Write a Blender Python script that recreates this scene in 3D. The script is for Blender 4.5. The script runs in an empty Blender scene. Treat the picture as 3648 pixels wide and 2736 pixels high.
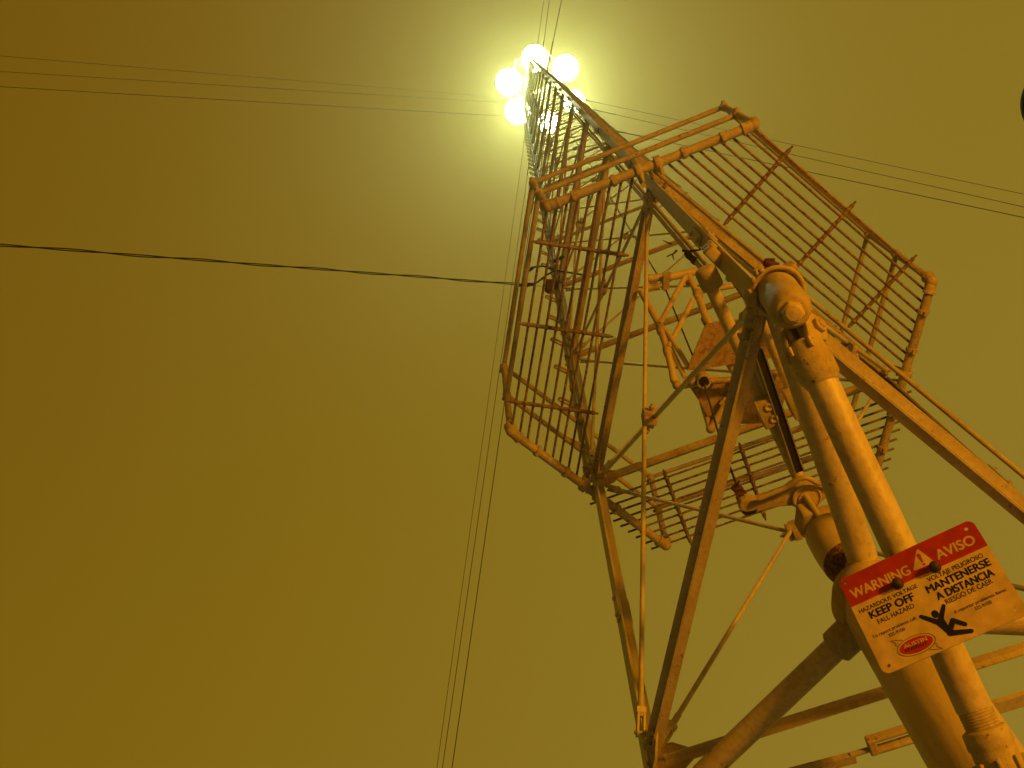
import bpy, bmesh, math, random
from mathutils import Vector, Matrix, Quaternion
random.seed(7)
sc = bpy.context.scene
col = sc.collection
V = Vector
TH = 8.52379
A_ = 1.83
H = 2.47303
Z0 = 4.54512
LEGS = {'L': TH, 'T': TH + 2*math.pi/3, 'R': TH - 2*math.pi/3}
RAD = A_/math.sqrt(3)

# ------------------------------------------------------------------ materials
def mat_new(name):
    m = bpy.data.materials.new(name); m.use_nodes = True
    return m, m.node_tree, m.node_tree.nodes['Principled BSDF']

def paint(name, base, dark, rust=(0.10, 0.035, 0.012), rust_amt=0.5, rough=0.5, scale=9.0, bump=0.25, spec=0.5, grime=1.0):
    m, nt, b = mat_new(name)
    N = nt.nodes.new; Lk = nt.links.new
    geo = N('ShaderNodeNewGeometry')
    n1 = N('ShaderNodeTexNoise'); n1.inputs['Scale'].default_value = scale; n1.inputs['Detail'].default_value = 8
    n2 = N('ShaderNodeTexNoise'); n2.inputs['Scale'].default_value = scale*4.3; n2.inputs['Detail'].default_value = 10; n2.inputs['Roughness'].default_value = 0.7
    n3 = N('ShaderNodeTexNoise'); n3.inputs['Scale'].default_value = scale*22; n3.inputs['Detail'].default_value = 4
    mp = N('ShaderNodeMapping'); mp.inputs['Scale'].default_value = (1, 1, 0.3); Lk(geo.outputs['Position'], mp.inputs['Vector'])
    Lk(mp.outputs['Vector'], n1.inputs['Vector'])
    for n in (n2, n3): Lk(geo.outputs['Position'], n.inputs['Vector'])
    r1 = N('ShaderNodeValToRGB'); r1.color_ramp.elements[0].position = 0.38; r1.color_ramp.elements[1].position = 0.66
    r1.color_ramp.elements[0].color = (*dark, 1); r1.color_ramp.elements[1].color = (*base, 1)
    Lk(n1.outputs['Fac'], r1.inputs['Fac'])
    mp2 = N('ShaderNodeMapping'); mp2.inputs['Scale'].default_value = (1, 1, 0.06); Lk(geo.outputs['Position'], mp2.inputs['Vector'])
    n4 = N('ShaderNodeTexNoise'); n4.inputs['Scale'].default_value = 55; n4.inputs['Detail'].default_value = 6; Lk(mp2.outputs['Vector'], n4.inputs['Vector'])
    r4 = N('ShaderNodeValToRGB'); r4.color_ramp.elements[0].position = 0.36; r4.color_ramp.elements[1].position = 0.56; r4.color_ramp.elements[0].color = (0.62, 0.55, 0.45, 1); r4.color_ramp.elements[1].color = (1, 1, 1, 1)
    Lk(n4.outputs['Fac'], r4.inputs['Fac'])
    mg_ = N('ShaderNodeMix'); mg_.data_type = 'RGBA'; mg_.blend_type = 'MULTIPLY'; mg_.inputs['Factor'].default_value = grime
    Lk(r1.outputs['Color'], mg_.inputs['A']); Lk(r4.outputs['Color'], mg_.inputs['B'])
    r2 = N('ShaderNodeValToRGB'); lo = 0.66 - 0.13*rust_amt
    r2.color_ramp.elements[0].position = lo; r2.color_ramp.elements[1].position = lo + 0.07
    r2.color_ramp.elements[0].color = (0, 0, 0, 1); r2.color_ramp.elements[1].color = (1, 1, 1, 1)
    Lk(n2.outputs['Fac'], r2.inputs['Fac'])
    mx = N('ShaderNodeMix'); mx.data_type = 'RGBA'
    Lk(r2.outputs['Color'], mx.inputs['Factor']); Lk(mg_.outputs['Result'], mx.inputs['A']); mx.inputs['B'].default_value = (*rust, 1)
    Lk(mx.outputs['Result'], b.inputs['Base Color'])
    mr = N('ShaderNodeMapRange'); mr.inputs['To Min'].default_value = rough; mr.inputs['To Max'].default_value = min(1, rough + 0.35)
    Lk(r2.outputs['Color'], mr.inputs['Value']); Lk(mr.outputs['Result'], b.inputs['Roughness'])
    bp = N('ShaderNodeBump'); bp.inputs['Strength'].default_value = bump; bp.inputs['Distance'].default_value = 0.004
    ad = N('ShaderNodeMath'); ad.operation = 'ADD'
    Lk(n2.outputs['Fac'], ad.inputs[0]); Lk(n3.outputs['Fac'], ad.inputs[1]); Lk(ad.outputs[0], bp.inputs['Height'])
    Lk(bp.outputs['Normal'], b.inputs['Normal'])
    b.inputs['Specular IOR Level'].default_value = spec
    return m

def plain(name, c, rough=0.6, metal=0.0, spec=0.4):
    m, nt, b = mat_new(name)
    N = nt.nodes.new; Lk = nt.links.new
    geo = N('ShaderNodeNewGeometry'); n = N('ShaderNodeTexNoise'); n.inputs['Scale'].default_value = 30; n.inputs['Detail'].default_value = 5
    Lk(geo.outputs['Position'], n.inputs['Vector'])
    r = N('ShaderNodeValToRGB')
    r.color_ramp.elements[0].position = 0.3; r.color_ramp.elements[1].position = 0.7
    r.color_ramp.elements[0].color = (*[x*0.72 for x in c], 1); r.color_ramp.elements[1].color = (*[min(1, x*1.1) for x in c], 1)
    Lk(n.outputs['Fac'], r.inputs['Fac']); Lk(r.outputs['Color'], b.inputs['Base Color'])
    b.inputs['Roughness'].default_value = rough; b.inputs['Metallic'].default_value = metal
    b.inputs['Specular IOR Level'].default_value = spec
    return m

LAMP_W = 3000.0
HAZE = 0.0026
HAZE_G = 0.8
SKY = [(0.145, 0.062, 0.0008), (0.222, 0.130, 0.006), (0.305, 0.202, 0.025)]
SOD_W = 2150.0
SOD_P = (3.4, -6.2, 1.2)

M = {}
M['paint'] = paint('old_tower_paint', (0.56, 0.48, 0.29), (0.48, 0.39, 0.22), grime=0.35, rust_amt=0.35, rough=0.45)
M['strut'] = paint('weathered_strut_paint', (0.50, 0.41, 0.24), (0.40, 0.30, 0.16), grime=0.45, rust_amt=0.5, rough=0.5)
M['leg'] = paint('leg_paint', (0.54, 0.47, 0.30), (0.42, 0.35, 0.20), grime=0.4, rust_amt=0.3, rough=0.4)
M['pipe'] = paint('pipe_paint', (0.58, 0.45, 0.24), (0.50, 0.37, 0.18), grime=0.35, rust_amt=0.05, rough=0.5, scale=5)
M['pipe_worn'] = paint('worn_pipe_paint', (0.58, 0.48, 0.27), (0.48, 0.38, 0.20), grime=0.45, rust_amt=0.35, rough=0.5, scale=4)
M['cast'] = paint('cast_fitting_paint', (0.48, 0.39, 0.21), (0.40, 0.30, 0.15), grime=0.4, rust_amt=0.4, rough=0.6, scale=11, bump=0.35, spec=0.2)
M['rusty'] = paint('rusty_iron', (0.20, 0.10, 0.045), (0.10, 0.045, 0.02), rust_amt=1.5, rough=0.7, scale=14, bump=0.8, spec=0.2)
M['rust_patch'] = paint('flaking_rusty_paint', (0.40, 0.26, 0.10), (0.14, 0.07, 0.03), rust_amt=1.6, rough=0.7, scale=16, bump=0.8)
M['mesh_rod'] = paint('rod_paint', (0.30, 0.20, 0.09), (0.18, 0.11, 0.045), rust_amt=1.0, rough=0.5)
M['rim'] = paint('dull_rail_paint', (0.48, 0.39, 0.21), (0.38, 0.29, 0.14), grime=0.45, rust_amt=0.5, rough=0.55)
M['plate'] = paint('floor_plate_paint', (0.40, 0.27, 0.12), (0.33, 0.21, 0.09), rust_amt=0.5, rough=0.6, scale=3)
M['dark'] = plain('rubber_and_hole_shade', (0.018, 0.014, 0.012), 0.5)  # rubber belt, and the painted shade inside lever slot and bush hole
M['cable'] = plain('black_cable_sheath', (0.012, 0.010, 0.012), 0.35)
M['rope'] = plain('steel_rope', (0.10, 0.08, 0.045), 0.5, 0.4)
M['guy'] = plain('guy_strand', (0.06, 0.045, 0.025), 0.6, 0.3)
M['twig'] = plain('dead_twig', (0.05, 0.03, 0.015), 0.9)
M['bright'] = plain('galvanised_steel', (0.55, 0.52, 0.42), 0.22, 0.8)
M['red'] = plain('sign_red', (0.40, 0.024, 0.006), 0.5)
M['white'] = plain('sign_white', (0.62, 0.45, 0.21), 0.5)
M['ink'] = plain('sign_black', (0.012, 0.010, 0.010), 0.5)
M['old_bolt'] = plain('blackened_bolt', (0.05, 0.03, 0.022), 0.6)
M['grass'] = plain('dark_grass', (0.045, 0.05, 0.02), 0.95)
M['paving'] = plain('concrete_paving', (0.32, 0.28, 0.21), 0.9)
M['lamp_body'] = plain('lamp_casing', (0.035, 0.028, 0.02), 0.95, 0.0, 0.05)
m, nt, b = mat_new('lamp_glow')
b.inputs['Base Color'].default_value = (0.9, 0.9, 0.8, 1)
b.inputs['Emission Color'].default_value = (0.93, 1.0, 0.50, 1); b.inputs['Emission Strength'].default_value = 14.0
M['glow'] = m

# ------------------------------------------------------------------ mesh builder
def frame(d, up=V((0, 0, 1))):
    d = d.normalized()
    if abs(d.dot(up.normalized())) > 0.98: up = V((1, 0, 0))
    x = up.cross(d).normalized(); y = d.cross(x).normalized()
    return x, y, d

class MB:
    def __init__(s): s.v = []; s.f = []; s.sm = []
    def add(s, vs, fs, smooth=False):
        o = len(s.v); s.v += [V(p) for p in vs]
        for f in fs: s.f.append([i + o for i in f]); s.sm.append(smooth)
        return s
    def tube(s, pts, r, n=12, caps=True, smooth=True):
        pts = [V(p) for p in pts]; m = len(pts)
        rs = r if isinstance(r, (list, tuple)) else [r]*m
        d = (pts[1] - pts[0]).normalized(); x, y, _ = frame(d)
        vs = []; fs = []
        for i, p in enumerate(pts):
            if i == 0: t = pts[1] - pts[0]
            elif i == m-1: t = pts[-1] - pts[-2]
            else: t = (pts[i+1] - pts[i]).normalized() + (pts[i] - pts[i-1]).normalized()
            if t.length < 1e-9: t = d.copy()
            t.normalize(); q = d.rotation_difference(t); x = q @ x; y = q @ y; d = t
            for k in range(n):
                a = 2*math.pi*k/n; vs.append(p + (x*math.cos(a) + y*math.sin(a))*rs[i])
        for i in range(m-1):
            for k in range(n):
                k2 = (k+1) % n; fs.append([i*n+k, i*n+k2, (i+1)*n+k2, (i+1)*n+k])
        s.add(vs, fs, smooth)
        if caps:
            o = len(s.v) - len(vs)
            s.f.append([o+k for k in range(n)][::-1]); s.sm.append(False)
            s.f.append([o+(m-1)*n+k for k in range(n)]); s.sm.append(False)
        return s
    def lathe(s, p, axis, prof, n=28, caps=True):
        # prof: list of (distance along axis, radius)
        p = V(p); x, y, d = frame(V(axis)); vs = []; fs = []; m = len(prof)
        for h, r in prof:
            for k in range(n):
                a = 2*math.pi*k/n; vs.append(p + d*h + (x*math.cos(a) + y*math.sin(a))*r)
        for i in range(m-1):
            for k in range(n):
                k2 = (k+1) % n; fs.append([i*n+k, i*n+k2, (i+1)*n+k2, (i+1)*n+k])
        s.add(vs, fs, True); o = len(s.v) - len(vs)
        if caps:
            s.f.append([o+k for k in range(n)][::-1]); s.sm.append(False)
            s.f.append([o+(m-1)*n+k for k in range(n)]); s.sm.append(False)
        return s
    def prism(s, p0, p1, prof, up=V((0, 0, 1))):
        # prof: closed 2D polygon (x = sideways, y = up-ish)
        p0 = V(p0); p1 = V(p1); x, y, d = frame(p1 - p0, up); n = len(prof)
        vs = [p0 + x*a + y*b for a, b in prof] + [p1 + x*a + y*b for a, b in prof]
        fs = [[k, (k+1) % n, n + (k+1) % n, n + k] for k in range(n)] + [list(range(n))[::-1], list(range(n, 2*n))]
        return s.add(vs, fs)
    def box(s, c, ex, ey, ez, sx, sy, sz):
        c = V(c); ex = V(ex).normalized()*sx/2; ey = V(ey).normalized()*sy/2; ez = V(ez).normalized()*sz/2
        vs = [c + ex*i + ey*j + ez*k for i in (-1, 1) for j in (-1, 1) for k in (-1, 1)]
        return s.add(vs, [[0, 1, 3, 2], [4, 6, 7, 5], [0, 4, 5, 1], [2, 3, 7, 6], [0, 2, 6, 4], [1, 5, 7, 3]])
    def ball(s, c, r, n=12, m=8):
        prof = [(r*math.sin(-math.pi/2 + math.pi*i/m), max(1e-4, r*math.cos(-math.pi/2 + math.pi*i/m))) for i in range(m+1)]
        return s.lathe(c, (0, 0, 1), prof, n, False)
    def torus(s, c, axis, R, r, a0=0, a1=2*math.pi, n=24, k=8, squash=1.0):
        c = V(c); x, y, d = frame(V(axis)); pts = []
        full = abs(a1 - a0 - 2*math.pi) < 1e-6
        for i in range(n+1):
            a = a0 + (a1-a0)*i/n; pts.append(c + x*math.cos(a)*R + y*math.sin(a)*R*squash)
        return s.tube(pts, r, k, not full)
    def poly(s, pts, thick):
        # flat outline with thickness along its normal (thick is a vector)
        n = len(pts); t = V(thick); pts = [V(p) for p in pts]
        return s.add(pts + [p + t for p in pts], [list(range(n))[::-1], list(range(n, 2*n))] + [[k, (k+1) % n, n+(k+1) % n, n+k] for k in range(n)])
    def build(s, name, m, parent=None, bevel=0.0):
        me = bpy.data.meshes.new(name)
        off = parent_world(parent)
        me.from_pydata([tuple(p - off) for p in s.v], [], s.f)
        me.polygons.foreach_set('use_smooth', s.sm)
        bm = bmesh.new(); bm.from_mesh(me); bmesh.ops.recalc_face_normals(bm, faces=bm.faces)
        if bevel:
            es = [e for e in bm.edges if len(e.link_faces) == 2 and e.calc_face_angle(0) > 0.7]
            bmesh.ops.bevel(bm, geom=es, offset=bevel, segments=2, profile=0.5, affect='EDGES', clamp_overlap=True)
        bm.to_mesh(me); bm.free()
        me.materials.append(m)
        if any(s.sm): 
            me.set_sharp_from_angle(angle=math.radians(50))
        o = bpy.data.objects.new(name, me); col.objects.link(o)
        if parent is not None: o.parent = parent
        return o

def parent_world(p):
    r = V((0, 0, 0))
    while p is not None: r = r + p.location; p = p.parent
    return r
def thing(name, label, cat, loc=(0, 0, 0), group=None):
    o = bpy.data.objects.new(name, None); col.objects.link(o); o.location = loc; o.empty_display_size = 0.1
    return tag(o, label, cat, group)
def tag(o, label=None, cat=None, group=None, kind=None):
    if label: o['label'] = label
    if cat: o['category'] = cat
    if group: o['group'] = group
    if kind: o['kind'] = kind
    return o

def radial(k): return V((math.cos(LEGS[k]), math.sin(LEGS[k]), 0))
def tang(k): r = radial(k); return V((-r.y, r.x, 0))
def leg_pt(k, z): return radial(k)*RAD + V((0, 0, z))
def node(k, l): return leg_pt(k, Z0 + H*l)
FACES = [('L', 'T'), ('T', 'R'), ('R', 'L')]
UP = V((0, 0, 1))

# ------------------------------------------------------------------ lattice tower
NL = 18
tower = thing('lattice_tower', 'tall triangular steel lattice light tower with worn cream paint, seen from its foot', 'tower', (0, 0, Z0))
def leg_profile(k, s, w=0.078, t=0.010):
    # bent angle with its apex outward, flanges lying in the two faces
    return None
for k in 'LTR':
    r = radial(k); b = MB()
    z0, z1 = Z0 - 0.08, Z0 + H*NL + 0.3
    d = [(-r).copy() for _ in range(2)]
    w, t = 0.068, 0.010
    q1 = Quaternion(UP, math.radians(30)) @ (-r); q2 = Quaternion(UP, math.radians(-30)) @ (-r)
    apex = r*(RAD + 0.022)
    n1 = Quaternion(UP, math.radians(90)) @ q1; n2 = Quaternion(UP, math.radians(-90)) @ q2
    if n1.dot(-r) > 0: n1 = -n1
    if n2.dot(-r) > 0: n2 = -n2
    prof = [apex, apex + q1*w, apex + q1*w - n1*t, apex - r*(t*2), apex + q2*w - n2*t, apex + q2*w]
    nseg = 6
    for i in range(nseg):
        za = z0 + (z1-z0)*i/nseg; zb = z0 + (z1-z0)*(i+1)/nseg
        vs = [p + UP*za for p in prof] + [p + UP*zb for p in prof]
        fs = [[j, (j+1) % 6, 6+(j+1) % 6, 6+j] for j in range(6)]
        if i == 0: fs.append([0, 1, 2, 3, 4, 5])
        if i == nseg-1: fs.append([11, 10, 9, 8, 7, 6])
        b.add(vs, fs)
    # splice plates and bolt heads
    for l in range(0, NL):
        zc = Z0 + H*(l + 0.42)
        for q, n in ((q1, n1), (q2, n2)):
            c = apex + q*0.046 + n*0.006 + UP*zc
            b.box(c, q, n, UP, 0.05, 0.007, 0.20)
            for dz in (-0.07, 0.07): b.lathe(c + UP*dz + n*0.002, n, [(0, 0.011), (0.012, 0.011)], 6)
    b.build('leg', M['leg'], tower)

TPROF = [(-0.038, 0.004), (0.038, 0.004), (0.038, -0.004), (0.0045, -0.004), (0.0045, -0.042), (-0.0045, -0.042), (-0.0045, -0.004), (-0.038, -0.004)]
for l in range(NL+1):
    for a, c in FACES:
        p, q = node(a, l), node(c, l); d = (q-p).normalized(); nrm = d.cross(UP)
        if nrm.dot(p) < 0: nrm = -nrm
        up = {'LT': UP*0.95 - nrm*0.30, 'TR': UP*1.0, 'RL': UP*1.0}[a + c]
        ks = {'LT': 0.85, 'TR': 0.95, 'RL': 0.72}[a + c]*(0.8 if l > 3 else 1)
        sb = MB().prism(p + d*0.07, q - d*0.07, [(x_*ks, y_*ks) for x_, y_ in TPROF], up)
        for e, s in ((p, 1), (q, -1)):
            for dd in (0.10, 0.16): sb.lathe(e + d*s*dd - UP*0.004 + nrm*0.014, -up, [(0, 0.010), (0.012, 0.010)], 6)
        if l: sb.build('cross_strut', M['strut'], tower)
        else: sb.build('cross_strut', M['paint'], tower)

def tie_rod(b, p, q, nrm, r=0.0105, detail=True):
    d = (q-p).normalized(); L = (q-p).length
    a = p + d*0.12; c = q - d*0.12
    b.tube([a, c], r, 10)
    if detail:
        for e, s in ((p, 1), (q, -1)):
            # threaded end, clevis fork and pin
            e2 = e + d*s*0.055
            b.tube([e + d*s*0.10, e + d*s*0.185], r*1.25, 10)
            for j in (-1, 1):
                b.prism(e2 + nrm*j*0.013 - d*s*0.03, e2 + nrm*j*0.011 + d*s*0.065, [(-0.014, -0.004), (0.014, -0.004), (0.014, 0.004), (-0.014, 0.004)], nrm)
            b.box(e2 + d*s*0.07, d, nrm, d.cross(nrm), 0.022, 0.036, 0.03)
            b.tube([e2 - d*s*0.015 - nrm*0.024, e2 - d*s*0.015 + nrm*0.024], 0.008, 8)
rest = MB()
for l in range(NL):
    for a, c in FACES:
        p0, q0, p1, q1_ = node(a, l), node(c, l), node(a, l+1), node(c, l+1)
        d = (q0-p0).normalized(); nrm = d.cross(UP)
        if nrm.dot(p0) < 0: nrm = -nrm
        o1, o2 = nrm*0.030, -nrm*0.012
        e = d*0.05
        for i, (s0, s1, oo) in enumerate(((p0 + e + UP*0.06, q1_ - e - UP*0.05, o1), (p1 + e - UP*0.05, q0 - e + UP*0.06, o2))):
            if l < 14:
                b = MB(); tie_rod(b, s0 + oo, s1 + oo, nrm, detail=(l < 5)); b.build('tie_rod', M['paint'], tower)
            else: tie_rod(rest, s0 + oo, s1 + oo, nrm, detail=False)
        mid = (p0 + q1_)/2 + nrm*0.009
        b = MB()
        b.box(mid, d, nrm, UP, 0.036, 0.062, 0.095); b.box(mid + d*0.028, d, nrm, UP, 0.024, 0.070, 0.06); b.box(mid - d*0.028, d, nrm, UP, 0.024, 0.050, 0.06)
        b.tube([mid - d*0.075 - UP*0.01, mid + d*0.078 - UP*0.01], 0.0075, 8)
        for s in (-1, 1): b.lathe(mid + d*s*0.052 - UP*0.01, d*s, [(0, 0.014), (0.014, 0.014)], 6)
        b.build('rod_coupler', M['cast'], tower, bevel=0.004 if l < 4 else 0)
tag(rest.build('tie_rod', M['paint'], tower), kind='stuff')

for l in range(NL+1):
    for k in 'LTR':
        r = radial(k); n = node(k, l); b = MB()
        q1 = Quaternion(UP, math.radians(30)) @ (-r); q2 = Quaternion(UP, math.radians(-30)) @ (-r)
        for q in (q1, q2):
            nn = q.cross(UP)
            if nn.dot(r) < 0: nn = -nn
            g = n + r*0.02 + q*0.10
            # gusset with cut corners
            w, h = 0.085, 0.085
            pts = [g - q*w*0.9 - UP*h, g + q*w*0.3 - UP*h, g + q*w - UP*h*0.35, g + q*w + UP*h*0.35, g + q*w*0.3 + UP*h, g - q*w*0.9 + UP*h]
            b.poly([p - nn*0.012 for p in pts], nn*0.009)
            if l < 8:
                for dz in (-0.05, 0.05): b.lathe(g + UP*dz - q*0.03 - nn*0.003, nn, [(0, 0.012), (0.014, 0.012)], 6)
                b.lathe(g + q*0.05 - nn*0.003, nn, [(0, 0.012), (0.014, 0.012)], 6)
        b.tube([n + r*0.02 - UP*0.02, n + r*0.085 - UP*0.02], 0.008, 8)
        b.build('gusset_plate', M['cast'], tower)

# climbing steps on the left leg (pairs of flat iron loops clamped to the leg)
tL = tang('L'); rL = radial('L')
nstep = 0; extra = MB()
po = rL*0.050
b = MB(); b.tube([leg_pt('L', Z0 + H*1.04) + po, leg_pt('L', Z0 + H*NL) + po], 0.0185, 14)
b.build('climbing_pole', M['leg'], tower)
zz = Z0 + H*1.10
while zz < Z0 + H*NL - 0.2:
    tgt = extra if nstep >= 100 else MB()
    base = leg_pt('L', zz) + po; s_ = 1 if nstep % 2 else -1
    dirn = (tL*s_ + rL*0.25 + UP*0.10).normalized(); wd = UP.cross(dirn).normalized()
    Lh, w = 0.125, 0.0125
    pts = [base + dirn*0.012 - wd*w]
    for i in range(9):
        a = -math.pi/2 + math.pi*i/8
        pts.append(base + dirn*(Lh + math.cos(a)*w) + wd*math.sin(a)*w)
    pts.append(base + dirn*0.012 + wd*w)
    tgt.tube(pts, 0.0095, 6)
    tgt.lathe(base - UP*0.018, UP, [(0, 0.0195), (0.002, 0.025), (0.034, 0.025), (0.036, 0.0195)], 14)
    tgt.lathe(base - dirn*0.022, -dirn, [(0, 0.010), (0.018, 0.010)], 6)
    if nstep < 100: tgt.build('climbing_step', M['cast'], tower)
    nstep += 1; zz += 0.385
if extra.v: tag(extra.build('climbing_step', M['cast'], tower), kind='stuff')

# bottom hinge barrel below the near leg, with its hex cap
b = MB()
pT = V((-0.3650, -1.0112, 4.4600)); pB = V((-0.4379, -1.0595, 4.0400))
ax = (pB - pT); Lb = ax.length
b.lathe(pT, ax, [(-0.16, 0.030), (-0.10, 0.050), (-0.02, 0.060), (0.0, 0.061), (0.004, 0.068), (0.018, 0.069), (0.022, 0.0605), (0.16, 0.0585), (Lb-0.07, 0.056), (Lb-0.03, 0.049), (Lb-0.012, 0.041), (Lb-0.01, 0.037)], 36)
b.build('hinge_barrel', M['cast'], tower)
b = MB(); b.lathe(pB - ax.normalized()*0.03, ax, [(0, 0.031), (0.045, 0.031), (0.050, 0.027)], 6)
b.lathe(pB + ax.normalized()*0.018, ax, [(0, 0.0235), (0.006, 0.022)], 24)
b.build('hex_cap', M['pipe'], tower, bevel=0.004)
b = MB()
b.torus(pT + ax.normalized()*0.03, ax, 0.074, 0.008, n=36, k=8)
cT = pT + ax.normalized()*0.03
b.box(cT + V((-0.078, 0.02, 0.02)), (1, 0.2, 0), (0, 1, 0), UP, 0.026, 0.045, 0.07)
b.box(cT + V((0.035, -0.068, 0.03)), (1, -0.6, 0), (0.6, 1, 0), UP, 0.035, 0.022, 0.05)
for q_ in range(5):
    w_ = V((math.cos(2.2 + q_*0.45), math.sin(2.2 + q_*0.45), 0)); b.lathe(cT + w_*0.078 + UP*0.01, w_, [(0, 0.010), (0.012, 0.010)], 6)
b.build('barrel_collar', M['cast'], tower, bevel=0.008)
# tongue plates from the barrel down to the brace fork
b = MB()
cp = V((-0.3790, -0.9750, 4.1100)); dirA = (V((-0.0722, -0.2452, 3.3900)) - V((-0.3515, -0.9854, 4.2000))).normalized()
xa, ya, _ = frame(dirA, V((0.3, -0.4, 1)))
for s in (-1, 1):
    cc = cp + xa*s*0.009; pts = []
    for i in range(9):
        a = math.pi/2 - math.pi*i/8
        pts.append(cc + dirA*math.cos(a)*0.042 + ya*math.sin(a)*0.042)
    pts += [cc - dirA*0.10 - ya*0.045, cc - dirA*0.10 + ya*0.045]
    b.poly(pts, xa*0.016*s)
b.tube([cp - xa*0.066, cp + xa*0.066], 0.014, 14)
for s in (-1, 1): b.lathe(cp + xa*s*0.046, xa*s, [(0, 0.024), (0.016, 0.024)], 6)
b.box(cp - dirA*0.095, dirA, xa, ya, 0.06, 0.07, 0.08)
b.build('hinge_fork', M['cast'], tower, bevel=0.004)

# spider of horizontal pipes at the tower foot (hub arms) and foot cone
hub = V((-0.0487, -0.0187, 4.3300))
b = MB(); b.tube([V((-0.3485, -0.9527, 4.4700)), V((0.0031, -0.0868, 4.4400))], 0.049, 28); b.build('hub_arm', M['pipe_worn'], tower)
b = MB(); b.tube([V((-0.5192, 0.6269, 4.2700)), V((-0.0579, 0.0344, 4.2700))], 0.040, 24); b.build('hub_arm', M['pipe_worn'], tower)
b = MB(); b.tube([V((0.0449, 0.0000, 4.2700)), V((0.6923, 0.0300, 4.2700))], 0.044, 24); b.build('hub_arm', M['strut'], tower)
b = MB()
e = V((-0.1243, 0.1195, 4.2700)); s_ = V((-0.0424, 0.0147, 4.2700)); hub = V((0.010, -0.008, 4.33))
b.lathe(e, s_-e, [(0, 0.050), (0.006, 0.056), (0.07, 0.057), (0.11, 0.052), ((s_-e).length, 0.05)], 28)
e2 = V((0.0067, -0.0805, 4.4400)); b.lathe(e2 , (s_-e2), [(-0.015, 0.056), (0.0, 0.062), (0.05, 0.062), (0.12, 0.055)], 28)
b.lathe(hub - UP*0.10, UP, [(0.02, 0.119), (0.022, 0.128), (0.05, 0.136), (0.12, 0.136), (0.19, 0.112), (0.22, 0.07)], 40)
b.build('hub_collar', M['cast'], tower)
b = MB()
cf = V((-0.0012, -0.0184, 4.6600))
b.lathe(cf - UP*0.20, UP, [(0.11, 0.085), (0.16, 0.0885), (0.22, 0.090), (0.32, 0.088), (0.34, 0.07), (0.35, 0.04)], 36)
b.build('foot_cone', M['pipe'], tower)
b = MB(); b.lathe(cf - UP*0.20, UP, [(0, 0.028), (0.02, 0.055), (0.06, 0.076), (0.1101, 0.0852)], 36); b.build('cone_tip', M['rust_patch'], tower)
b = MB()
b.box(V((0.0131, -0.0149, 4.9300)), V((0.0801, -0.0364, 4.9300)) - V((-0.0656, -0.0004, 4.9300)), (0, 1, 0), UP, 0.17, 0.055, 0.06)
b.box(V((-0.0566, -0.0184, 4.9000)), V((0.0801, -0.0364, 4.9300)) - V((-0.0656, -0.0004, 4.9300)), (0, 1, 0), UP, 0.05, 0.085, 0.10)
b.tube([V((-0.0719, 0.0196, 4.9000)), V((-0.0149, 0.0053, 4.9000))], 0.022, 12)
b.build('pivot_bracket', M['cast'], tower, bevel=0.006)
# lower tie bar and turnbuckle
b = MB()
zt = 4.18
b.prism(V((-0.3997, 0.5896, 4.1800)), V((-0.0482, 0.4723, 4.1800)), [(-0.015, -0.012), (0.015, -0.012), (0.015, 0.012), (-0.015, 0.012)])
b.tube([V((-0.0637, 0.4645, 4.1800)), V((0.0188, 0.4321, 4.1800))], 0.0095, 10)
b.build('tie_bar', M['strut'], tower)
b = MB()
t0, t1 = V((0.0007, 0.4254, 4.1800)), V((0.1587, 0.3624, 4.1800)); dt = (t1-t0).normalized(); nt_ = dt.cross(UP).normalized()
for s in (-1, 1):
    b.prism(t0 + nt_*s*0.023, t1 + nt_*s*0.023, [(-0.008, -0.017), (0.008, -0.017), (0.008, 0.017), (-0.008, 0.017)])
b.box(t0, dt, nt_, UP, 0.028, 0.062, 0.036); b.box(t1, dt, nt_, UP, 0.028, 0.062, 0.036)
b.build('turnbuckle', M['cast'], tower, bevel=0.006)
b = MB(); b.prism(t1, V((0.6678, 0.1605, 4.1800)), [(-0.022, -0.010), (0.022, -0.010), (0.022, 0.010), (-0.022, 0.010)]); b.build('tie_bar', M['paint'], tower)

b = MB(); b.tube([V((-0.3838, -1.0420, 7.0500)), V((0.9412, -0.0423, 4.6500))], 0.0105, 10); b.build('guide_rod', M['strut'], tower)
# conduits, guide ropes (hang inside the tower)
pc = V((-0.4213, -0.8766, 5.3500))
cz = Z0 + H*NL
for dx in (0.0, 0.032):
    b = MB(); b.tube([pc + V((dx, 0, 0.0)), pc + V((dx*1.0, 0.01, 3)), V((pc.x*0.9 + dx, pc.y*0.9, cz))], 0.0105, 10); b.build('conduit', M['pipe_worn'], tower)

# ------------------------------------------------------------------ pole that carries the tower
ctop = V((-0.0031, -0.0401, 4.4600)); cbot = V((0.0704, 0.1333, 3.7400)); dc = (cbot - ctop)
kz = (0 - ctop.z)/dc.z
cg = V((ctop.x*0.4 + cbot.x*0.6, ctop.y*0.4 + cbot.y*0.6, 0))
cg0 = V((cbot.x, cbot.y, 0))
column = thing('steel_column', 'thick smooth cream steel pole carrying the lattice tower behind the warning sign', 'pole', tuple(cg0))
b = MB(); b.lathe(cg0, (ctop - cg0), [(0, 0.115), ((ctop-cg0).length-0.16, 0.115), ((ctop-cg0).length-0.10, 0.108), ((ctop-cg0).length-0.05, 0.085), ((ctop-cg0).length, 0.05)], 48); b.build('shaft', M['pipe'], column)
b = MB(); b.lathe(cg0, UP, [(0, 0.24), (0.03, 0.24), (0.035, 0.15), (0.12, 0.13)], 36); b.build('base_plate', M['cast'], column)

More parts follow.
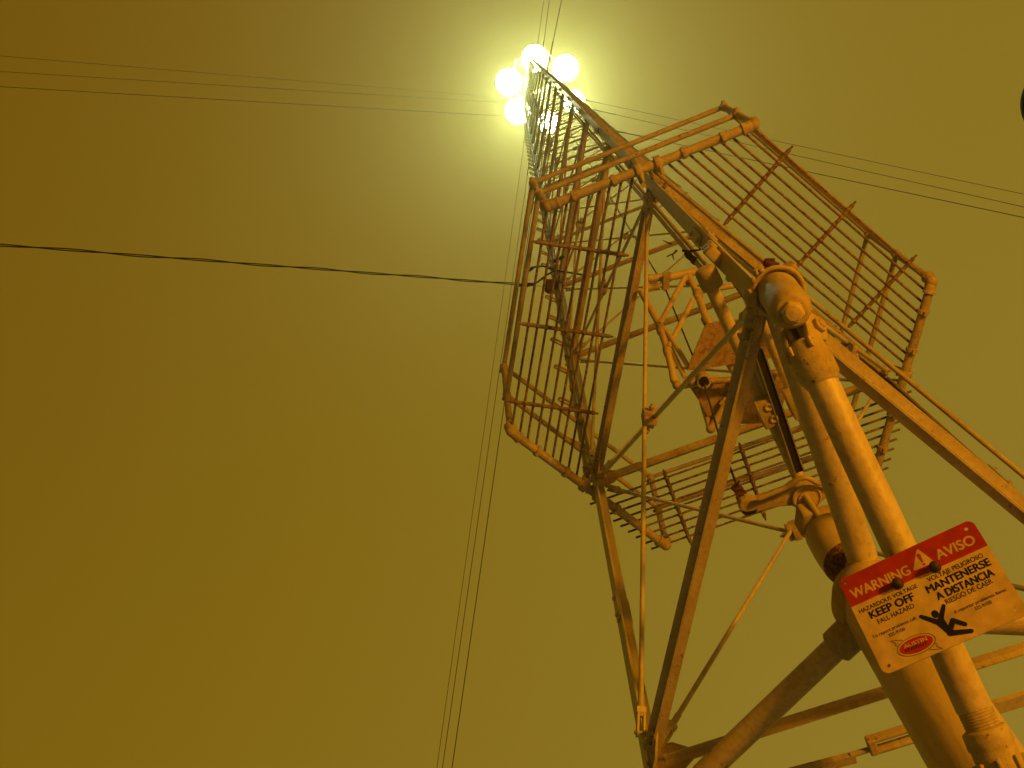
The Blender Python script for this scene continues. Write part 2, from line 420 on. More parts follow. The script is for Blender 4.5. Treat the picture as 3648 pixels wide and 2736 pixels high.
# inclined brace with threaded lower end and union
br = thing('inclined_brace', 'thick diagonal cream pipe with threaded end, running behind the warning sign up to the hinge', 'brace', (0.0496, -0.0808, 3.6200))
a0 = V((-0.3786, -0.9360, 4.0400)); a1 = V((-0.0879, -0.2541, 3.4700)); da = (a1-a0).normalized(); La = (a1-a0).length
b = MB(); b.lathe(a0, da, [(0, 0.041), (La-0.015, 0.041), (La-0.010, 0.0393)], 40); b.build('pipe', M['pipe_worn'], br)
b = MB(); pr_ = []
for i in range(8): pr_ += [(La-0.012 + i*0.0068, 0.0398), (La-0.012 + i*0.0068 + 0.0034, 0.0380)]
b.lathe(a0, da, pr_, 40); b.build('screw_thread', M['strut'], br)
b = MB()
b.lathe(a0 - da*0.07, da, [(0.02, 0.036), (0.03, 0.047), (0.075, 0.051), (0.078, 0.0535), (0.128, 0.0535), (0.134, 0.049), (0.15, 0.043)], 36)
for q_ in (-0.8, 0.35, 1.2, 2.6): b.box(a0 - da*0.02 + (ya*-math.cos(q_) + xa*math.sin(q_))*0.053, da, xa, ya, 0.028, 0.013, 0.012)
for s in (-1, 1):
    pts = [a0 - da*0.03 + xa*s*0.027 - ya*0.04, a0 - da*0.03 + xa*s*0.027 + ya*0.04]
    for i in range(9):
        a = math.pi/2 - math.pi*i/8
        pts.append(cp + xa*s*0.027 - da*math.cos(a)*0.045 + ya*math.sin(a)*0.045)
    b.poly(pts, xa*0.018*s)
b.build('upper_socket', M['cast'], br, bevel=0.003)
b = MB()
u0 = a0 + da*(La + 0.030)
b.lathe(u0, da, [(0, 0.041), (0.004, 0.051), (0.040, 0.053), (0.045, 0.050), (0.055, 0.050), (0.12, 0.052), (0.14, 0.053)], 36)
for i in range(8):
    an = i*math.pi/4 + 0.3; rr = xa*math.cos(an) + ya*math.sin(an)
    b.box(u0 + da*0.095 + rr*0.053, rr, da, rr.cross(da), 0.014, 0.045, 0.010)
for s in (-1, 1):
    pts = [u0 + da*0.13 + xa*s*0.050 + ya*0.045, u0 + da*0.13 + xa*s*0.050 - ya*0.045, u0 + da*0.26 + xa*s*0.050 - ya*0.04, u0 + da*0.30 + xa*s*0.05, u0 + da*0.26 + xa*s*0.050 + ya*0.04]
    b.poly(pts, -xa*s*0.020)
b.build('lower_socket', M['cast'], br, bevel=0.003)
b = MB(); c = u0 + da*0.235
b.tube([c - xa*0.075, c + xa*0.075], 0.016, 12)
b.box(c + da*0.02, da, xa, ya, 0.13, 0.026, 0.06)
for s in (-1, 1): b.lathe(c + xa*s*0.052, xa*s, [(0, 0.027), (0.018, 0.027)], 6)
b.build('clevis_pin', M['pipe'], br, bevel=0.003)
b = MB(); b.prism(c + da*0.05, V((cg0.x, cg0.y, (c+da*0.05).z - 0.12)), [(-0.02, -0.03), (0.02, -0.03), (0.02, 0.03), (-0.02, 0.03)]); b.build('clevis_lug', M['cast'], br)

# ------------------------------------------------------------------ hoist gear inside the foot
hoist = thing('hoist_yoke', 'forked cast lever with round pivot boss hanging under the tower, beside the rusty foot cone', 'hoist gear', (-0.0305, -0.0609, 5.0000))
zy = 4.985
out = [(-0.2869, -0.0295, 4.9850), (-0.2820, -0.0487, 4.9850), (-0.2611, -0.0583, 4.9850), (-0.2173, -0.0500, 4.9850), (-0.1701, -0.0656, 4.9850), (-0.1130, -0.0895, 4.9850), (-0.0913, -0.1097, 4.9850), (-0.0684, -0.1275, 4.9850), (-0.0315, -0.1346, 4.9850), (-0.0036, -0.1241, 4.9850), (0.0200, -0.1040, 4.9850), (0.0573, -0.1064, 4.9850), (0.0990, -0.1183, 4.9850), (0.1718, -0.1373, 4.9850), (0.1848, -0.1184, 4.9850), (0.1819, -0.0983, 4.9850), (0.1038, -0.0756, 4.9850), (0.0410, -0.0588, 4.9850), (0.0194, -0.0384, 4.9850), (0.0025, -0.0143, 4.9850), (-0.0267, -0.0034, 4.9850), (-0.0565, -0.0082, 4.9850), (-0.0791, -0.0286, 4.9850), (-0.1285, -0.0250, 4.9850), (-0.1764, -0.0153, 4.9850), (-0.2130, -0.0007, 4.9850), (-0.2334, 0.0150, 4.9850), (-0.2605, 0.0163, 4.9850), (-0.2782, -0.0018, 4.9850)]
b = MB(); b.poly(out, (0, 0, 0.055)); b.build('lever', M['cast'], hoist, bevel=0.006)
b = MB(); cb = V((-0.0339, -0.0707, 4.9800)); b.lathe(cb + UP*0.05, -UP, [(0, 0.055), (0.062, 0.055), (0.064, 0.050), (0.058, 0.047), (0.058, 0.034), (0.066, 0.032), (0.068, 0.010)], 40); b.build('pivot_boss', M['pipe'], hoist)
b = MB(); sl = [(-0.2762, -0.0113, 4.9830), (-0.2573, -0.0053, 4.9830), (-0.2254, -0.0126, 4.9830), (-0.2183, -0.0186, 4.9830), (-0.2201, -0.0017, 4.9830), (-0.2507, 0.0080, 4.9830), (-0.2696, 0.0032, 4.9830)]
b.poly(sl, (0, 0, -0.003)); b.build('slot_shade', M['dark'], hoist)  # raised black plate: shade inside the slot put into colour
b = MB(); arc = [(-0.2250, -0.0707, 4.9600), (-0.1326, -0.1134, 4.9600), (-0.1035, -0.1381, 4.9500), (-0.0845, -0.1650, 4.9400), (-0.0609, -0.1720, 4.9400), (-0.0367, -0.1628, 4.9400), (-0.0104, -0.1418, 4.9500), (0.0561, -0.1442, 4.9600), (0.1499, -0.1607, 4.9600)]
b.tube(arc, 0.0105, 8); b.build('cable_guard', M['cast'], hoist)
b = MB(); b.tube([V((-0.0432, -0.0815, 4.9700)), V((-0.0055, -0.0265, 4.6000))], 0.0125, 12)
b.lathe(V((-0.0118, -0.0352, 4.6200)), V((-0.0055, -0.0265, 4.6000)) - V((-0.0118, -0.0352, 4.6200)), [(0, 0.015), (0.01, 0.021), (0.06, 0.022)], 14); b.build('pull_rod', M['paint'], hoist)
rails = thing('hoist_rails', 'pair of inclined looking pipes clamped with bolted blocks above the pivot lever, black strip between', 'hoist rails', (-0.1913, -0.4237, 5.0500))
for pts, rad in ((((-0.4596, -0.9143, 5.0600), (-0.0396, -0.1017, 5.0600)), 0.0245), (((-0.2752, -0.8149, 5.0600), (0.0836, -0.0971, 5.0600)), 0.0245)):
    b = MB(); b.tube(pts, rad, 20); b.build('rail_pipe', M['pipe_worn'], rails)
b = MB(); b.tube(((-0.3229, -0.7139, 5.0400), (-0.0956, -0.2295, 5.0400)), 0.012, 12); b.ball(V((-0.0956, -0.2295, 5.0400)), 0.0125); b.build('guide_pipe', M['paint'], rails)
s0, s1 = V((-0.2656, -0.6563, 5.0000)), V((-0.0674, -0.1700, 5.0000)); ds = (s1-s0).normalized()
b = MB(); b.prism(s0, s1, [(-0.0135, -0.010), (0.0135, -0.010), (0.0135, 0.010), (-0.0135, 0.010)]); b.build('belt_strip', M['dark'], rails)
b = MB()
for s in (-1, 1):
    xx = ds.cross(UP).normalized()*s*0.0165; b.prism(s0 + xx, s1 + xx, [(-0.0025, -0.016), (0.0025, -0.016), (0.0025, 0.014), (-0.0025, 0.014)])
b.build('channel_edge', M['bright'], rails)
for cpx, dpx in ((V((-0.1973, -0.4109, 5.0300)), V((-0.0396, -0.1017, 5.0600)) - V((-0.4596, -0.9143, 5.0600))), (V((-0.0878, -0.4483, 5.0300)), V((0.0836, -0.0971, 5.0600)) - V((-0.2752, -0.8149, 5.0600)))):
    b = MB(); dd = dpx.normalized(); sx = dd.cross(UP).normalized()
    b.box(cpx, dd, sx, UP, 0.115, 0.085, 0.075)
    for s in (-1, 1): b.lathe(cpx + dd*s*0.026 - UP*0.036, -UP, [(0, 0.017), (0.008, 0.017), (0.008, 0.008), (0.002, 0.006)], 16)
    b.build('clamp_block', M['cast'], rails, bevel=0.008)
b = MB(); e = V((-0.4643, -0.9358, 5.0700)); dd = (V((-0.0396, -0.1017, 5.0600)) - V((-0.4596, -0.9143, 5.0600))).normalized()
b.lathe(e, dd, [(-0.01, 0.030), (0, 0.040), (0.07, 0.042), (0.075, 0.036)], 24)
b.box(V((-0.4074, -0.9633, 5.1200)), V((-0.3680, -0.9312, 5.1000)) - V((-0.4449, -1.0038, 5.1000)), (0, 0, 1), (1, -1, 0), 0.12, 0.05, 0.045)
b.tube([V((-0.4303, -0.9938, 5.2000)), V((-0.4236, -0.9737, 5.1200)), V((-0.3758, -0.9529, 5.1200)), V((-0.3321, -0.9313, 5.1000))], 0.018, 12)
b.box(V((-0.4281, -0.9916, 5.2000)), (1, 1, 0), (1, -1, 0), UP, 0.03, 0.05, 0.05)
b.build('rail_bracket', M['cast'], rails, bevel=0.006)

# hoist cab (small round-bottomed lift cage)
cab = thing('lift_cage', 'small pipe-framed lift cage with brown floor plates hanging inside the tower', 'lift cage', (-0.0907, -0.1393, 6.2000))
zf = 6.2
def plate(pts): 
    b = MB(); b.poly(pts, (0, 0, 0.008)); b.build('floor_plate', M['plate'], cab)
plate([(-0.2887, -0.1686, 6.2000), (-0.2756, -0.2274, 6.2000), (-0.2176, -0.4011, 6.2000), (-0.1695, -0.4212, 6.2000), (-0.0440, -0.4328, 6.2000), (0.0673, -0.4158, 6.2000), (0.1427, -0.3442, 6.2000), (0.1788, -0.2544, 6.2000), (0.0572, -0.2132, 6.2000), (-0.0402, -0.2102, 6.2000), (-0.1501, -0.1865, 6.2000)])
plate([(-0.2811, -0.0914, 6.2000), (-0.2569, -0.1093, 6.2000), (-0.0753, -0.1215, 6.2000), (0.1865, -0.1722, 6.2000), (0.2121, -0.0502, 6.2000), (0.1966, 0.0556, 6.2000), (0.1422, 0.1138, 6.2000), (-0.1140, 0.1203, 6.2000), (-0.1580, 0.1020, 6.2000), (-0.2097, 0.0107, 6.2000)])
def cp_(pts, r, name='cage_pipe', m='pipe'): b = MB(); b.tube(pts, r, 16); b.build(name, M[m], cab)
cp_([(-0.0457, -0.1419, 6.1500), (-0.0889, -0.2230, 6.4500), (-0.1180, -0.3148, 6.7200), (-0.1299, -0.3898, 6.9200), (-0.1536, -0.4523, 7.1000)], 0.0194)
cp_([(-0.1408, -0.1412, 6.1600), (-0.3055, -0.1056, 6.1600), (-0.3429, -0.1049, 6.1700), (-0.3556, -0.1166, 6.2000), (-0.3569, -0.1515, 6.2500), (-0.3603, -0.2150, 6.4500), (-0.3779, -0.2876, 6.6200), (-0.4442, -0.3976, 6.9000)], 0.0187)
cp_([(-0.4285, -0.3980, 6.9500), (-0.3659, -0.4111, 6.9500), (-0.3345, -0.4144, 6.9500)], 0.0216)
cp_([(-0.3784, -0.4239, 7.1000), (-0.2335, -0.4374, 7.1000), (-0.0742, -0.4738, 7.1000)], 0.0230)
cp_([(-0.1746, -0.4475, 7.0500), (-0.3781, -0.2934, 6.6000)], 0.0151)
cp_([(-0.1624, -0.3626, 6.8500), (-0.3533, -0.2198, 6.4200)], 0.0151)
cp_([(-0.1369, -0.3948, 6.9000), (0.0023, -0.4191, 6.9000), (0.2025, -0.4562, 6.9000)], 0.0158)
cp_([(-0.3468, -0.2692, 6.5500), (-0.2834, -0.1840, 6.2200)], 0.0130)
cp_([(-0.3608, -0.2537, 6.5500), (-0.3004, -0.1315, 6.2000)], 0.0130)
cp_([(-0.1632, 0.1246, 6.1500), (-0.0244, -0.1315, 6.1800)], 0.0187)
cp_([(-0.1632, 0.1246, 6.1500), (-0.1777, 0.0361, 6.3500)], 0.0187)
b = MB()
b.ball(V((-0.1632, 0.1246, 6.1500)), 0.024, 16, 10); b.build('pipe_fitting', M['cast'], cab); b = MB()
b.ball(V((-0.3445, -0.1055, 6.1600)), 0.024, 16, 10); b.build('pipe_fitting', M['cast'], cab)
for p_, q_ in (((-0.1590, -0.4323, 7.0800), (-0.1286, -0.3626, 6.9000)), ((-0.1319, -0.3923, 6.9100), (-0.1208, -0.3486, 6.8000)), ((-0.3743, -0.2778, 6.6000), (-0.3693, -0.2473, 6.5200)), ((-0.3586, -0.2104, 6.4400), (-0.3545, -0.1838, 6.3800)), ((-0.1175, -0.2983, 6.7000), (-0.1037, -0.2724, 6.6200))):
    a_, c_ = V(p_), V(q_); bb = MB(); bb.lathe(a_, c_-a_, [(0, 0.023), (0.002, 0.025), (0.045, 0.025), (0.047, 0.023)], 18); bb.build('pipe_fitting', M['cast'], cab)
b = MB(); a_ = V((-0.2689, -0.4340, 7.1000)); b.lathe(a_, V((-0.2335, -0.4374, 7.1000)) - a_, [(-0.025, 0.029), (0.02, 0.029)], 18)
b.box(V((-0.2866, -0.4170, 7.0400)), (1, 0, 0), (0, 1, 0), UP, 0.035, 0.08, 0.045)
b.build('pipe_fitting', M['cast'], cab)
b = MB(); b.tube([V((-0.2891, -0.1345, 6.1200)), V((-0.0667, -0.1494, 6.1200)), V((0.1830, -0.1896, 6.1400))], 0.016, 14); b.build('floor_beam', M['plate'], cab)
b = MB(); e = V((-0.2260, -0.1474, 6.1000)); b.lathe(e + UP*0.05, -UP, [(0, 0.034), (0.065, 0.034), (0.065, 0.024), (0.02, 0.022)], 22); b.build('rope_bush', M['cast'], cab)
b = MB(); e = V((-0.2298, -0.1537, 6.0820)); b.lathe(e + UP*0.003, -UP, [(0, 0.0235), (0.004, 0.0235)], 22); b.build('hole_shade', M['dark'], cab)  # black disc over the bush mouth, painted shade of its bore
b = MB(); e0, e1 = V((-0.1163, -0.0233, 6.1700)), V((-0.0719, 0.0067, 6.1700)); b.prism(e0, e1, [(-0.022, -0.008), (0.022, -0.008), (0.022, 0.008), (-0.022, 0.008)]); b.build('toggle_plate', M['cast'], cab)

# ropes and rope terminations
def rope(pts, r, label, name='steel_rope', cat='rope', m='rope', group='steel ropes hanging inside the tower'):
    o = thing(name, label, cat, tuple(pts[0]), group)
    b = MB(); b.tube(pts, r, 8); b.build('strand', M[m], o); return o
p1 = V((-0.1351, -0.6358, 5.7500)); o = rope([p1, V((-0.1373, -0.6611, 6.1000)), V((p1.x*0.85, p1.y*0.85, 47))], 0.0045, 'thin dark steel rope ending in a bright ball beside the hinge barrel')
b = MB(); b.ball(V((-0.1361, -0.6359, 5.7400)), 0.011); b.build('rope_stop', M['bright'], o); b = MB(); b.ball(V((-0.1433, -0.6672, 6.0800)), 0.020); b.tube([V((-0.1356, -0.7065, 6.1500)), V((-0.1439, -0.6753, 6.0800))], 0.014, 10); b.build('rope_stop', M['bright'], o)
p2 = V((-0.2408, -0.2012, 6.3500)); p3 = V((-0.2818, -0.3727, 7.1000)); o = rope([p2, p3, V((-0.2717, -0.3635, 8.6000)), V((p3.x*0.6, p3.y*0.6, 47))], 0.0048, 'thin steel rope passing the lift cage top with a ball clamp')
b = MB(); b.ball(V((-0.2833, -0.3759, 7.0800)), 0.022); b.tube([V((-0.2725, -0.4122, 7.2000)), V((-0.2822, -0.3810, 7.1000))], 0.015, 10); b.build('rope_stop', M['bright'], o)
o = rope([V((-0.2551, -0.0511, 4.9900)), V((-0.2654, -0.0494, 5.0600)), V((-0.2732, -0.0609, 5.1200)), V((-0.2552, -0.0714, 5.5000)), V((-0.2256, -0.1416, 6.1000))], 0.0052, 'steel rope with rusty clips tied to the left end of the pivot lever')
def clips(c, d, n, s, parent, name='rope_clip'):
    b = MB(); d = V(d).normalized(); x, y, _ = frame(d)
    for i in range(n):
        p = V(c) + d*(i*s*1.5) + x*random.uniform(-.3, .3)*s
        b.box(p, d, x, y, s*0.8, s*1.6, s*1.0)
        b.torus(p, d, s*0.75, s*0.22, n=12, k=6)
        for j in (-1, 1): b.lathe(p + x*s*0.6*j + y*s*0.3, y, [(0, s*0.33), (s*0.9, s*0.33)], 6)
    b.build(name, M['rusty'], parent)
clips((-0.2803, -0.0556, 5.0900), V((-0.2673, -0.0425, 5.0000)) - V((-0.2803, -0.0556, 5.0900)), 3, 0.021, o)
b = MB(); b.tube([V((-0.2761, -0.0726, 5.0800)), V((-0.2721, -0.0920, 5.0800))], 0.004, 6); b.tube([V((-0.2805, -0.0704, 5.1000)), V((-0.2688, -0.0641, 5.0800)), V((-0.2685, -0.0603, 5.0500))], 0.005, 6); b.build('loose_end', M['rope'], o)
# rusty clips on the conduit and shackle on the near right leg
nest = thing('conduit_clips', 'clump of rusty rope clips on the twin conduit just above the hoist rail cap', 'rope clips', (-0.4283, -0.8809, 5.5000))
clips((-0.4480, -0.8934, 5.5500), V((-0.4209, -0.8743, 5.4000)) - V((-0.4480, -0.8934, 5.5500)), 5, 0.014, nest)
sh = thing('rusty_shackle', 'cluster of rusty nuts and links on the leg above the hinge barrel', 'shackle', (-0.2683, -0.9768, 4.9000))
clips((-0.2711, -0.9834, 4.9500), V((-0.2698, -0.9756, 4.8000)) - V((-0.2711, -0.9834, 4.9500)), 3, 0.019, sh)
# twigs
def twig(pts, r, label, parent=None):
    o = thing('dead_twig', label, 'twig', tuple(V(pts[0])), 'dead twigs caught on the conduit')
    rs = [r*(1 - 0.6*i/(len(pts)-1)) for i in range(len(pts))]
    b = MB(); b.tube([V(p) for p in pts], rs, 6); return o, b
o, b = twig([(-0.4561, -0.8970, 5.6000), (-0.4254, -0.8893, 5.6200), (-0.4026, -0.8982, 5.6000), (-0.3807, -0.9018, 5.6000), (-0.3917, -0.9107, 5.6200), (-0.4041, -0.9213, 5.6200)], 0.0058, 'longest dark bent twig sticking right from the conduit clips'); b.build('stem', M['twig'], o)
o, b = twig([(-0.4879, -0.9064, 5.7000), (-0.5017, -0.9072, 5.7200), (-0.5225, -0.9168, 5.7200)], 0.0045, 'short dark twig poking left from the conduit above the forked twig'); b.build('stem', M['twig'], o)
o, b = twig([(-0.4762, -0.8952, 5.6200), (-0.4861, -0.8845, 5.6200), (-0.4972, -0.8816, 5.6000), (-0.5076, -0.8792, 5.6000), (-0.5212, -0.8709, 5.6000)], 0.0050, 'forked dark twig hanging left of the rusty conduit clips'); b.tube([V((-0.4972, -0.8816, 5.6000)), V((-0.4942, -0.8686, 5.6000)), V((-0.4888, -0.8567, 5.6000))], [0.003, 0.0025, 0.0015], 6); b.build('stem', M['twig'], o)

# ------------------------------------------------------------------ guard platform
def platform(label, zb, group, rods=True, full=True):
    pf = thing('service_platform', label, 'platform', (0, 0, zb), group)
    rr = {'L': 1.10, 'T': 1.155, 'R': 1.125}; tt = {'L': (0.625, -0.615), 'T': (0.60, -0.59), 'R': (0.63, -0.615)}
    lean = 0.055
    posts = {}
    for k in 'LTR':
        r, t = radial(k), tang(k)
        P_ = lambda s, h: r*rr[k] + t*(tt[k][s] + (lean if s == 0 else -lean)*h) + UP*(zb + h) + r*0.0
        a, c = P_(0, 0), P_(1, 0); d = (c-a).normalized()
        b = MB(); b.tube([a + d*0.04, c - d*0.04], 0.026, 20); b.build('rim_pipe', M['rim'], pf)
        for s, e in ((0, a), (1, c)):
            dd = d if s == 0 else -d
            top = P_(s, 1.10); u = (top-e).normalized(); b = MB()
            pts = []
            for i in range(7):
                w = i/6; pts.append((e + dd*0.06)*(1-w)**2 + e*2*w*(1-w) + (e + u*0.06)*w*w)
            b.tube(pts, 0.032, 18, True); b.ball(e + (dd + u).normalized()*0.010, 0.033, 16, 12)
            b.lathe(pts[0], dd, [(-0.004, 0.034), (0.000, 0.0365), (0.012, 0.0365), (0.014, 0.030)], 18); b.lathe(pts[-1], u, [(-0.004, 0.034), (0.0, 0.0365), (0.012, 0.0365), (0.014, 0.030)], 18)
            b.build('elbow', M['cast'], pf)
            b = MB(); b.tube([e + u*0.07, top], 0.0205, 16); b.build('post', M['rim'], pf)
            posts[(k, s)] = (P_(s, 0.57), P_(s, 1.10))
            for h in (0.57, 1.08):
                b = MB()
                q = P_(s, h); b.lathe(q - u*0.03, u, [(0, 0.024), (0.003, 0.028), (0.052, 0.028), (0.055, 0.024)], 16); b.lathe(q + r*0.02, r, [(0, 0.012), (0.022, 0.012)], 6)
                b.build('rail_clamp', M['cast'], pf)
        # hooks onto the leg
        b = MB()
        for s in (-0.055, 0.055):
            c0 = r*(rr[k]) + t*s + UP*zb
            b.lathe(c0 - t*0.02, t, [(0, 0.038), (0.003, 0.041), (0.034, 0.041), (0.037, 0.038)], 20)
            cc = c0 - r*0.045 + UP*0.055
            b.torus(cc, t, 0.048, 0.015, a0=-0.3, a1=math.pi*1.45, n=16, k=8)
            b.tube([c0 + t*0.0 - UP*0.03, c0 - r*0.06 - UP*0.03], 0.012, 8)
        b.build('leg_hook', M['cast'], pf)
        for tpos in (-0.43, -0.20, 0.20, 0.42):
            b = MB()
            c0 = r*rr[k] + t*tpos + UP*zb
            b.lathe(c0 - t*0.015, t, [(0, 0.030), (0.002, 0.034), (0.024, 0.034), (0.026, 0.030)], 20)
            b.box(c0 - UP*0.036, t, r, UP, 0.022, 0.024, 0.024)
            b.build('pipe_clamp', M['cast'], pf)
    # rails: hexagon at two heights
    order = [('L', 0), ('T', 1), ('T', 0), ('R', 1), ('R', 0), ('L', 1)]
    for i in range(6):
        for h in (0, 1):
            a, c = posts[order[i]][h], posts[order[(i+1) % 6]][h]
            b = MB(); b.tube([a, c], 0.0165, 14); b.build('rail', M['rim'], pf)
    # grating rods between the rim pipes, outside each tower face
    for fi, (a, c) in enumerate(FACES):
        pa, pc_ = leg_pt(a, 0), leg_pt(c, 0); t = (pc_-pa).normalized(); nrm = ((pa+pc_)/2).normalized()
        for i in range(9):
            dd = 0.652 + (1.085-0.652)*i/8 + random.uniform(-0.004, 0.004)
            def cut(k):
                r_ = radial(k)  # line nrm*dd + t*x reaches plane r.p = rr
                return (rr[k] - (nrm*dd).dot(r_))/(t.dot(r_))
            x0, x1 = cut(a), cut(c)
            ov = (0.10 if fi == 2 else 0.01)
            if fi == 2: z_ = zb - 0.0
            b = MB(); zz_ = zb + 0.036
            b.tube([nrm*dd + t*(x0 - ov) + UP*zz_, nrm*dd + t*(x1 + ov) + UP*zz_], 0.0074, 8)
            b.build('grating_rod', M['mesh_rod'], pf)
        for xx in (-0.46, 0.02, 0.50):
            b = MB(); zz_ = zb + 0.022
            p0, p1_ = nrm*0.61 + t*xx + UP*zz_, nrm*1.12 + t*xx + UP*zz_
            b.tube([p0, p1_], 0.0120, 8); b.tube([p0 - nrm*0.02, p1_ + nrm*0.025], 0.0065, 8)
            for i in range(9):
                b.ball(nrm*(0.652 + (1.085-0.652)*i/8) + t*xx + UP*(zz_ - 0.0), 0.0165, 8, 6)
            b.build('spacer_bar', M['mesh_rod'], pf)
    return pf
platform('pipe-railed walkway with rod grating circling the tower near its foot', Z0 + H - 0.05, 'pipe-railed walkways round the tower')
platform('distant pipe-railed walkway just below the glowing lamps at the tower top', Z0 + H*17.2, 'pipe-railed walkways round the tower')

# ------------------------------------------------------------------ lamps at the top
lamp_px = [(-0.1450, -0.8809, 48.6000), (1.2759, -0.4551, 48.6000), (-1.3390, 0.1519, 48.6000), (-0.9076, 1.4628, 48.6000), (0.5369, 1.9799, 48.6000), (1.6957, 1.0192, 48.6000)]
names = ['topmost of the six glowing lamps on the tower head', 'upper right of the six glowing lamps, beside the mast tip', 'leftmost of the six glowing lamps on the tower head', 'lower left glowing lamp, just left of the climbing steps', 'lowest glowing lamp, seen small through the lattice', 'right hand glowing lamp half hidden behind the mast leg']
ZLAMP = 49.0
for i, p in enumerate(lamp_px):
    p = V(p)
    o = thing('tower_lamp', names[i], 'lamp', tuple(p), 'glowing lamps on the tower head')
    R_ = 0.60 if i < 4 else 0.50
    b = MB(); b.lathe(p + UP*0.02, UP, [(0.0, R_*1.08), (0.02, R_*1.1), (0.12, R_), (0.26, R_*0.6), (0.36, 0.14), (0.55, 0.10), (0.56, 0.05)], 32); b.build('reflector', M['lamp_body'], o)
    b = MB(); b.lathe(p + UP*0.015, -UP, [(0.0, R_), (0.10, R_*0.95), (0.22, R_*0.78), (0.32, R_*0.5), (0.37, R_*0.22), (0.38, 0.01)], 32); b.build('globe', M['glow'], o)
    base = V((p.x*0.30, p.y*0.30, p.z + 0.9)); 
    b = MB(); b.tube([base, V((p.x*0.8, p.y*0.8, p.z + 0.95)), V((p.x, p.y, p.z + 0.85)), V((p.x, p.y, p.z + 0.5))], 0.03, 10); b.build('arm', M['paint'], o)
    ld = bpy.data.lights.new('lamp_light', 'POINT'); ld.energy = LAMP_W; ld.color = (0.88, 1.0, 0.52); ld.shadow_soft_size = 0.3
    lo = bpy.data.objects.new('lamp_light', ld); col.objects.link(lo); lo.location = (0, 0, -0.75); lo.parent = o

# ------------------------------------------------------------------ guy wires
guys = [('left', 'highest', (-0.6756, 0.8531, 47.5000), (-47.7569, -5.5081, 0.0000)), ('left', 'middle', (-0.6756, 0.8531, 44.1000), (-44.4528, -4.4024, 0.0000)), ('left', 'lowest', (-0.6756, 0.8531, 36.7000), (-37.0801, -3.8846, 0.0000)), ('right', 'highest', (1.0766, 0.1585, 35.5000), (36.1267, 5.7808, 0.0000)), ('right', 'middle', (1.0766, 0.1585, 30.4000), (31.0828, 5.0996, 0.0000)), ('right', 'lowest', (1.0766, 0.1585, 23.4000), (24.2615, 3.2675, 0.0000)), ('down', 'leftmost', (-0.6756, 0.8531, 35.0000), (-6.3304, 35.3869, 0.0000)), ('down', 'middle', (-0.6756, 0.8531, 27.0000), (-5.2948, 27.4602, 0.0000)), ('down', 'rightmost', (-0.6756, 0.8531, 21.3000), (-4.4554, 21.8121, 0.0000)), ('up', 'leftmost', (-0.4010, -1.0117, 35.7000), (3.4006, -36.4823, 0.0000)), ('up', 'middle', (-0.4010, -1.0117, 29.3000), (2.3465, -30.1837, 0.0000)), ('up', 'rightmost', (-0.4010, -1.0117, 24.3000), (3.3506, -25.0123, 0.0000))]
gl = {'left': 'running left', 'right': 'running right', 'down': 'running down past the left railing', 'up': 'running straight up past the lamps'}
for (key, rank, att, anc) in guys:
    att, anc = V(att), V(anc)
    o = thing('guy_wire', '%s of the three thin guy wires %s from the tower' % (rank, gl[key]), 'guy wire', tuple(att), 'thin guy wires %s' % gl[key])
    d = (anc-att); L_ = d.length; d.normalize()
    pts = []
    for i in range(25):
        w = i/24; pts.append(att + (anc-att)*w - UP*(0.35*4*w*(1-w)))
    b = MB(); b.tube(pts, 0.0065, 6); b.build('strand', M['guy'], o)
    b = MB(); b.torus(att + d*0.16, d.cross(UP), 0.10, 0.010, n=16, k=6, squash=0.75); b.tube([att + d*0.25, att + d*0.9], 0.012, 6)
    b.tube([att + d*0.75, att + d*0.80 + UP*0.12 , att + d*0.95 + UP*0.2], 0.010, 6); b.build('thimble', M['guy'], o)

# ------------------------------------------------------------------ service cable
sA = V((-1.1319, 0.8003, 12.0000)); sB = V((-5.4105, -0.1099, 9.6000)); dS = (sB - sA); 
sC = sA + dS*2.4

drop = thing('power_cable', 'black twisted power cable crossing the sky to the left leg', 'cable', tuple(sA))
def cat_pt(w): return sA + (sC-sA)*w + UP*(-0.35*4*w*(1-w) + 0.35*4*w*(1-w)*0.0)
Lc = (sC-sA).length; n_ = 420
x_, y_, _d = frame(sC-sA)
for ph, am in ((0, 0.0105), (math.pi, 0.0055)):
    pts = [sA + (sC-sA)*(i/n_) + (x_*math.cos(ph + i/n_*Lc/0.55*2*math.pi*0.5) + y_*math.sin(ph + i/n_*Lc/0.55*2*math.pi*0.5))*am for i in range(n_+1)]
    b = MB(); b.tube(pts, 0.0055, 6); b.build('conductor', M['cable'], drop)
b = MB(); b.tube([sA, sA + (V((-0.7481, 0.8312, 12.0000)) - sA)*1.0], 0.003, 5); b.build('messenger', M['rope'], drop)
tails = [[(-1.0326, 0.6644, 11.9000), (-0.9364, 0.5903, 11.9000), (-0.8309, 0.5779, 11.9000), (-0.7095, 0.6208, 11.9000), (-0.3832, 0.6991, 12.0000)], [(-1.0859, 0.8003, 12.0000), (-0.9937, 0.8253, 12.0000), (-0.8868, 0.7780, 12.0000), (-0.7807, 0.6935, 12.0000), (-0.6747, 0.6373, 12.0000)], [(-1.1319, 0.8003, 12.0000), (-1.0489, 0.8316, 12.0000), (-0.9784, 0.8190, 12.0000), (-0.9020, 0.7875, 12.0000)]]
for tpts in tails:
    b = MB(); b.tube([V(p) for p in tpts], 0.010, 6); b.build('tail', M['cable'], drop)
b = MB()
